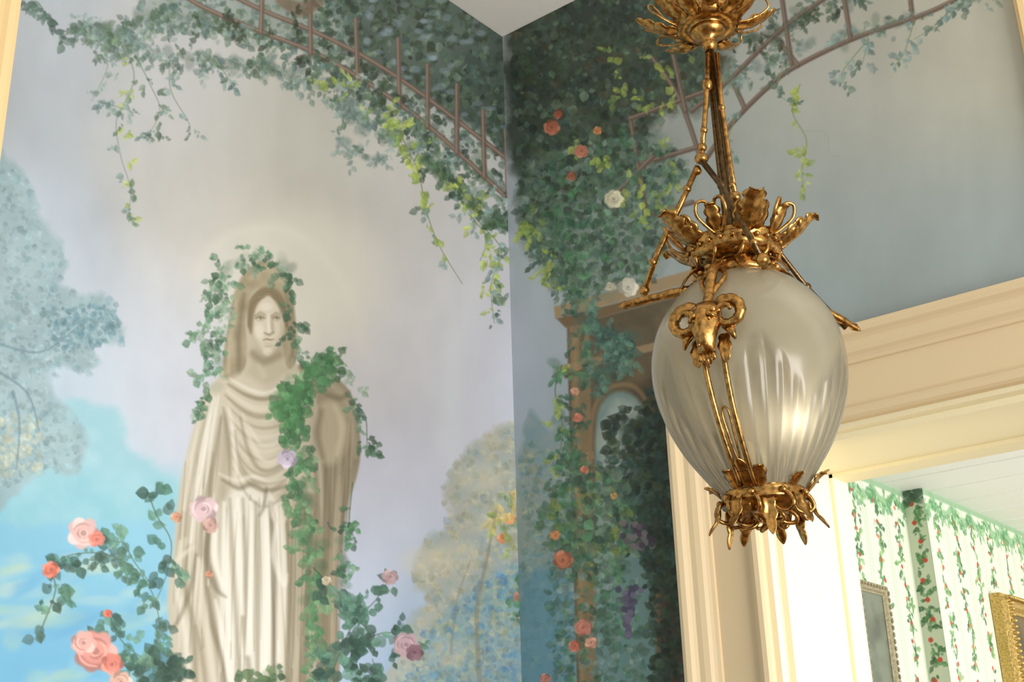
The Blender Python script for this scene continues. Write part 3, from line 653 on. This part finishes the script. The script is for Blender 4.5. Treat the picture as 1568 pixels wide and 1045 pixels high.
g=MB(); g.add(vs,[(i*k+j,i*k+j+1,((i+1)%n)*k+j+1,((i+1)%n)*k+j) for i in range(n) for j in range(k-1)])
M_glass=bpy.data.materials.new('etched_glass');M_glass.use_nodes=True;nt=M_glass.node_tree;nt.nodes.clear()
N=nt.nodes.new;Lk=nt.links.new
out=N('ShaderNodeOutputMaterial');at=N('ShaderNodeAttribute');at.attribute_name='cut'
tr=N('ShaderNodeBsdfTransparent');tr.inputs[0].default_value=(.93,.91,.84,1)
tl=N('ShaderNodeBsdfTranslucent');tl.inputs[0].default_value=(.60,.54,.39,1)
df=N('ShaderNodeBsdfDiffuse');df.inputs[0].default_value=(.44,.39,.27,1)
gs=N('ShaderNodeBsdfGlossy');gs.inputs['Roughness'].default_value=.2
m1=N('ShaderNodeMixShader');m1.inputs[0].default_value=.5;Lk(tl.outputs[0],m1.inputs[1]);Lk(df.outputs[0],m1.inputs[2])
mr_=N('ShaderNodeMapRange');mr_.inputs['To Min'].default_value=.13;mr_.inputs['To Max'].default_value=.46;Lk(at.outputs['Fac'],mr_.inputs['Value'])
m2=N('ShaderNodeMixShader');Lk(mr_.outputs[0],m2.inputs[0]);Lk(m1.outputs[0],m2.inputs[1]);Lk(tr.outputs[0],m2.inputs[2])
fn=N('ShaderNodeFresnel');fn.inputs[0].default_value=1.4
m3=N('ShaderNodeMixShader');Lk(fn.outputs[0],m3.inputs[0]);Lk(m2.outputs[0],m3.inputs[1]);Lk(gs.outputs[0],m3.inputs[2]);Lk(m3.outputs[0],out.inputs[0])
go=g.obj('glass_globe',M_glass,emp)
at_=go.data.attributes.new('cut','FLOAT','POINT');at_.data.foreach_set('value',np.array(fr,np.float32))
G=MB();K=MB()
topz=4.0-org[2]
K.tube([(0,0,Z(415)),(0,0,Z(300)),(0,0,Z(200)),(0,0,Z(72))],[.012,.011,.010,.008],12)
for a in range(4):
    o,t=dirv(a*math.pi/2+.5); K.tube([o*.012+Vector((0,0,Z(390))),o*.011+Vector((0,0,Z(240))),o*.008+Vector((0,0,Z(80)))],[.004,.004,.003],8)
G.tube([(0,0,Z(40)),(0,0,topz-.02)],.009,12)
for q in (0.25,.5): G.ball((0,0,Z(0)+q),(.018,.018,.024))
G.revolve([(0.0,topz-.09),(.02,topz-.085),(.03,topz-.06),(.07,topz-.03),(.085,topz-.012),(.085,topz-.001)])
G.revolve(RZ([(2,80),(9,76),(13,68),(9,62),(20,58),(27,52),(27,46),(20,43),(36,44),(46,44),(50,38),(48,32),(40,36),(18,34),(0,34)]))
G.revolve(RZ([(48,42),(53,38),(54,32),(50,28),(45,34),(48,42)]))
for i in range(12):
    ph=i*2*math.pi/12+.15
    G.leaf(RZ([(46,44),(64,44),(82,38),(98,30),(108,22)] if i%2 else [(44,40),(60,36),(78,24),(92,12),(104,10)]),ph,.019,4,.3,.002)
    o,t=dirv(ph+.26)
    pts=[o*(r*S(30))+t*(q*.001)+Vector((0,0,Z(zy))) for r,q,zy in [(48,0,44),(70,8,40),(94,11,28),(90,2,16),(76,-7,20),(66,-8,30),(50,-2,40)]]
    G.tube(smooth([tuple(p) for p in pts],5),.0022,8)
def rod(b,pts,r=.0055,beads=()):
    P=[L(*p) for p in pts]; b.tube(P,r,10)
    for p,rr in beads: b.ball(L(*p),rr)
rod(G,[(1084,82,.02),(1083,130,.03),(1079,185,.035),(1074,240,.045)],.0048,[((1083,130,.03),(.010,.010,.014)),((1078,200,.04),.007),((1075,226,.045),.009),((1074,243,.045),(.013,.013,.011)),((1068,262,.045),.008)])
rod(G,[(1098,82,.015),(1105,160,.02),(1117,240,.02),(1126,300,.04)],.0042,[((1105,165,.02),.007),((1126,302,.04),(.011,.011,.011)),((1122,284,.035),.007)])
rod(K,[(1092,82,-.03),(1100,170,-.03),(1108,280,-.04)],.0042,[((1100,170,-.03),.008)])
rod(G,[(1068,255,.045),(1040,318,.045),(1008,385,.02),(986,448,-.01)],.0055,[((1052,290,.045),.008),((1000,402,.02),.008),((987,446,-.01),.010)])
rod(K,[(1076,248,.05),(1105,285,.08),(1140,348,.12),(1168,398,.12)],.0055,[((1105,285,.08),.008)])
for q_,r_ in (((1154,372,.12),.008),((1168,398,.12),.012)): G.ball(L(*q_),r_)
G.tube([L(1168,398,.12),L(1172,412,.08),L(1170,420,.06)],.006,8)
rod(K,[(1126,306,.0),(1180,370,-.05),(1235,440,-.11),(1295,503,-.16)],.005,[((1235,440,-.11),.009)])
# coronet
G.revolve(RZ([(62,402),(69,398),(71,391),(67,386),(73,381),(75,376),(69,374),(62,378),(60,389),(57,398),(62,402)]),56)
G.revolve(RZ([(8,400),(30,398),(62,394),(62,398),(30,404),(8,406)]),48)
for i in range(24):
    o,t=dirv(i*2*math.pi/24); G.ball(o*(72*S(388))+Vector((0,0,Z(388))),.005,8)
for i in range(10):
    ph=i*2*math.pi/10+.34
    if i%2==0:
        G.leaf(RZ([(68,384),(84,380),(102,370),(114,358),(124,350),(132,353)]),ph,.026,5,.4,.002)
        for dd in (-.19,.19): G.leaf(RZ([(68,382),(84,376),(98,364),(108,354)]),ph+dd,.013,3,.4,.002)
    else:
        G.leaf(RZ([(66,382),(78,376),(90,364),(98,354),(106,352)]),ph,.016,4,.4,.002)
        for sg in (1,-1):
            o,t=dirv(ph)
            pts=[o*(r*S(350))+t*(sg*q*.001)+Vector((0,0,Z(zy))) for r,q,zy in [(70,6,382),(84,18,372),(96,27,360),(102,22,346),(96,9,344),(88,4,356),(80,5,370)]]
            G.tube(smooth([tuple(p) for p in pts],5),.0032,8)
iv=MB(); iv.revolve(RZ([(0,404),(16,403),(20,392),(17,380),(12,372),(12,350),(0,350)]),24); iv.obj('porcelain_collar',mat('porcelain',rgb(225,205,160),.3),emp)
# gallery ring above glass
G.revolve(RZ([(38,406),(42,410),(52,414),(58,420),(64,427),(62,436),(54,432),(46,420),(30,412),(38,406)]),56)
for i in range(15):
    o,t=dirv(i*2*math.pi/15+.1); c=o*(60*S(415))+Vector((0,0,Z(422)))
    G.ball(c,(.010,.010,.007),8)
    if i%2==0: G.leaf(RZ([(56,416),(70,420),(82,430),(94,446)]),i*2*math.pi/15+.1,.010,2,.3,.002)
for i in range(10):
    o,t=dirv(i*2*math.pi/10); pts=[o*(r*S(410))+t*w_+Vector((0,0,Z(q))) for r,w_,q in [(56,0,418),(64,.012,410),(66,.016,400),(58,.008,396),(54,0,404)]]
    G.tube(smooth([tuple(p) for p in pts],4),.0035,8)
def arm(p0,p1):
    P=[Vector(p0)*(1-q)+Vector(p1)*q for q in np.linspace(0,1,25)]
    rr=[.007+.0035*max(0,math.sin(q*19))*(1-q) for q in np.linspace(0,1,25)]; rr[-1]=.001;rr[-2]=.005;rr[-3]=.008;rr[-4]=.005
    G.tube(P,rr,12)
arm(L(1085,436,.04),L(946,470,-.01)); arm(L(1195,436,-.05),L(1318,507,-.18)); arm(L(1140,424,.0),L(1140,440,-.20))
G.ball(L(1068,440,.04),(.014,.014,.011)); G.ball(L(1048,446,.03),(.011,.011,.009))
def mask(phi):
    o,t=dirv(phi); zc=Z(552); r0=Rg(zc)+.002
    U=Vector((0,0,1))
    def q(a,b,c): return o*(r0+a)+t*b+U*(zc+c)
    path=[q(-.004,0,.046),q(.010,0,.040),q(.022,0,.022),q(.030,0,.0),q(.034,0,-.022),q(.034,0,-.040),q(.028,0,-.052)]
    rad=[.012,.024,.028,.026,.020,.016,.008]
    n=20;vs=[]
    for i,p in enumerate(path):
        for kx in range(n):
            a=2*math.pi*kx/n; rr=rad[i]
            w=rr*(1.0 if i<4 else .85)
            ca,sa=math.cos(a),math.sin(a)
            ridge=.004*max(0,ca)**6 if 2<=i<=5 else 0
            sock=-.006*math.exp(-((abs(sa)-.55)/.18)**2)*(1 if ca>0 else 0)*(1 if i==3 else .3 if i==2 else 0)
            vs.append(p+o*(ca*(rr*.75+ridge+sock))+t*(sa*w)+U*(ca*.004))
    fs=[(i*n+kx,i*n+(kx+1)%n,(i+1)*n+(kx+1)%n,(i+1)*n+kx) for i in range(len(path)-1) for kx in range(n)]
    fs+=[tuple(range(n)),tuple((len(path)-1)*n+kx for kx in range(n))]
    G.add(vs,fs)
    for sg in (1,-1):
        G.ball(q(.044,sg*.013,.006),.004,8)
        G.tube([q(.040,sg*.006,.020),q(.047,sg*.014,.014),q(.038,sg*.024,.008)],[.003,.0045,.002],8)
        G.tube([q(.050,sg*.004,-.036),q(.052,sg*.008,-.040)],.0025,6)
        P=[];rr=[]
        for i in range(40):
            s_=i/39; a=math.pi*.62-s_*math.pi*2.6; rad_=.026*(1-.66*s_)
            P.append(q(.012+.020*s_,sg*(.036+rad_*math.cos(a)),.018+rad_*math.sin(a)))
            rr.append((.0110*(1-.72*s_))*(1+.10*math.sin(i*2.2)))
        G.tube([q(.010,sg*.012,.036)]+P,[.008]+rr,10)
        G.tube([q(.012,sg*.026,.0),q(.018,sg*.040,-.014),q(.016,sg*.044,-.028)],[.005,.007,.002],8)
        G.leaf([(r0+.006,zc-.01),(r0+.014,zc-.035),(r0+.016,zc-.062)],phi+sg*.13,.011,3,.3,.002)
    for i in range(7): G.ball(q(.032+.004*math.cos(i),(i-3)*.006,.034-.0012*(i-3)**2),.0065,8)
    for i in range(5): G.tube([q(.034,(i-2)*.005,-.048),q(.036,(i-2)*.006,-.060),q(.030,(i-2)*.0035,-.072+abs(i-2)*.006)],[.0045,.0045,.001],8)
    z1=Z(426); pth=[o*(58*S(420))+U*z1, o*(Rg(Z(455))+.014)+U*(Z(448)), o*(Rg(Z(485))+.012)+U*Z(485), q(.008,0,.044)]
    G.tube(smooth([tuple(p) for p in pth],5),.009,10)
    for sg in (1,-1):
        pp=[o*(Rg(Z(y_))+.010)+t*(sg*w_)+U*Z(y_) for y_,w_ in [(446,.006),(456,.018),(470,.020),(486,.010),(496,.004)]]
        G.tube(smooth([tuple(p) for p in pp],5),.0045,8)
    ysx=np.linspace(594,756,22)
    for sg in (1,-1):
        P=[];W=[]
        for y_ in ysx:
            s_=(y_-594)/162; zz=Z(y_); P.append(o*(Rg(zz)+.007)+t*(sg*(.017-.005*s_))+U*zz); W.append(.0044)
        G.tube(P,W,8)
    P=[o*(Rg(Z(y_))+.008)+t*w_+U*Z(y_) for y_,w_ in [(656,0),(664,.006),(690,.005),(718,.003),(728,0),(718,-.003),(690,-.005),(664,-.006),(656,0)]]
    G.tube(smooth([tuple(p) for p in P],4),.002,8)
    for y_ in (738,): 
        zz=Z(y_);K.tube([o*(Rg(zz)+.007)-t*.014+U*zz,o*(Rg(zz)+.009)+U*zz,o*(Rg(zz)+.007)+t*.014+U*zz],.0025,8)
for kx in range(2): mask(math.radians(-18)+kx*math.pi)
# bottom gallery
G.revolve(RZ([(58,752),(63,755),(65,760),(62,765),(67,770),(65,775),(56,779),(44,785),(30,790),(14,794),(10,800),(0,803)]),48)
for i in range(3):
    for d_,w_,tp in ((0,.016,(724,.018)),(.28,.012,(736,.02)),(-.28,.012,(736,.02))):
        G.leaf([(Rg(Z(756))+.005,Z(758)),(Rg(Z(748))+.009,Z(748)),(Rg(Z(738))+.010,Z(738)),(Rg(Z(tp[0]))+tp[1],Z(tp[0]))],math.radians(-18+i*120)+d_,w_,3,.3,.002)
    G.leaf([(Rg(Z(756))+.005,Z(758)),(Rg(Z(748))+.009,Z(750)),(Rg(Z(742))+.016,Z(744))],math.radians(42+i*120),.010,3,.3,.002)
for i in range(9):
    ph=i*2*math.pi/9+.1
    G.leaf(RZ([(62,768),(70,778),(72,792),(82,806),(92,818)] if i%3 else [(58,770),(60,784),(58,800),(62,816),(68,832)]),ph,.012,3,.45,.002)
    o,t=dirv(ph+.34)
    P=[o*(r*S(780))+t*(w*.001)+Vector((0,0,Z(y_))) for r,w,y_ in [(64,0,764),(72,9,774),(74,13,788),(64,6,796),(54,-6,791),(52,-11,778),(62,-6,768)]]
    G.tube(smooth([tuple(p) for p in P],4),.0034,8)
    G.ball(o*(68*S(770))+Vector((0,0,Z(766))),.0065,8)
for i in range(7):
    o,t=dirv(i*.9+.3); G.tube(smooth([tuple(o*(r*S(790))+t*w+Vector((0,0,Z(y_)))) for r,w,y_ in [(30,0,784),(44,.01,794),(40,.016,804),(26,.006,803),(22,-.004,794)]],4),.0038,8)
go_=G.obj('gilt_mounts',M_gold,emp); K.obj('dark_stem',M_bronze,emp)
h=MB(); h.revolve([(.0,Z(410)),(.012,Z(412)),(.012,Z(480)),(.020,Z(484)),(.020,Z(515)),(.0,Z(516))],20); h.obj('lamp_holder',M_bronze,emp)
bl=bpy.data.lights.new('bulb_light','POINT');bl.energy=.24;bl.color=(1,.97,.92);bl.shadow_soft_size=.012
bo=bpy.data.objects.new('bulb_light',bl);sc.collection.objects.link(bo);bo.parent=emp;bo.location=(.055,-.088,Z(668))
# ================================================================= light
w=bpy.data.worlds.new('daylight');sc.world=w;w.use_nodes=True;b=w.node_tree.nodes['Background'];b.inputs[0].default_value=(.93,.96,1,1);b.inputs[1].default_value=.68
def area(name,loc,tgt,sx,sy,e,c):
    l=bpy.data.lights.new(name,'AREA');l.shape='RECTANGLE';l.size=sx;l.size_y=sy;l.energy=e;l.color=c
    o=bpy.data.objects.new(name,l);sc.collection.objects.link(o);o.location=loc
    o.rotation_euler=(Vector(tgt)-Vector(loc)).to_track_quat('-Z','Y').to_euler();return o
area('window_light_east',(6.2,-2.2,1.4),(0,-1.2,3.0),2.4,2.4,285,(1,.98,.95))
area('window_light_far',(4.6,2.6,1.5),(0.2,2.6,2.6),3.0,2.0,175,(1,.985,.94))
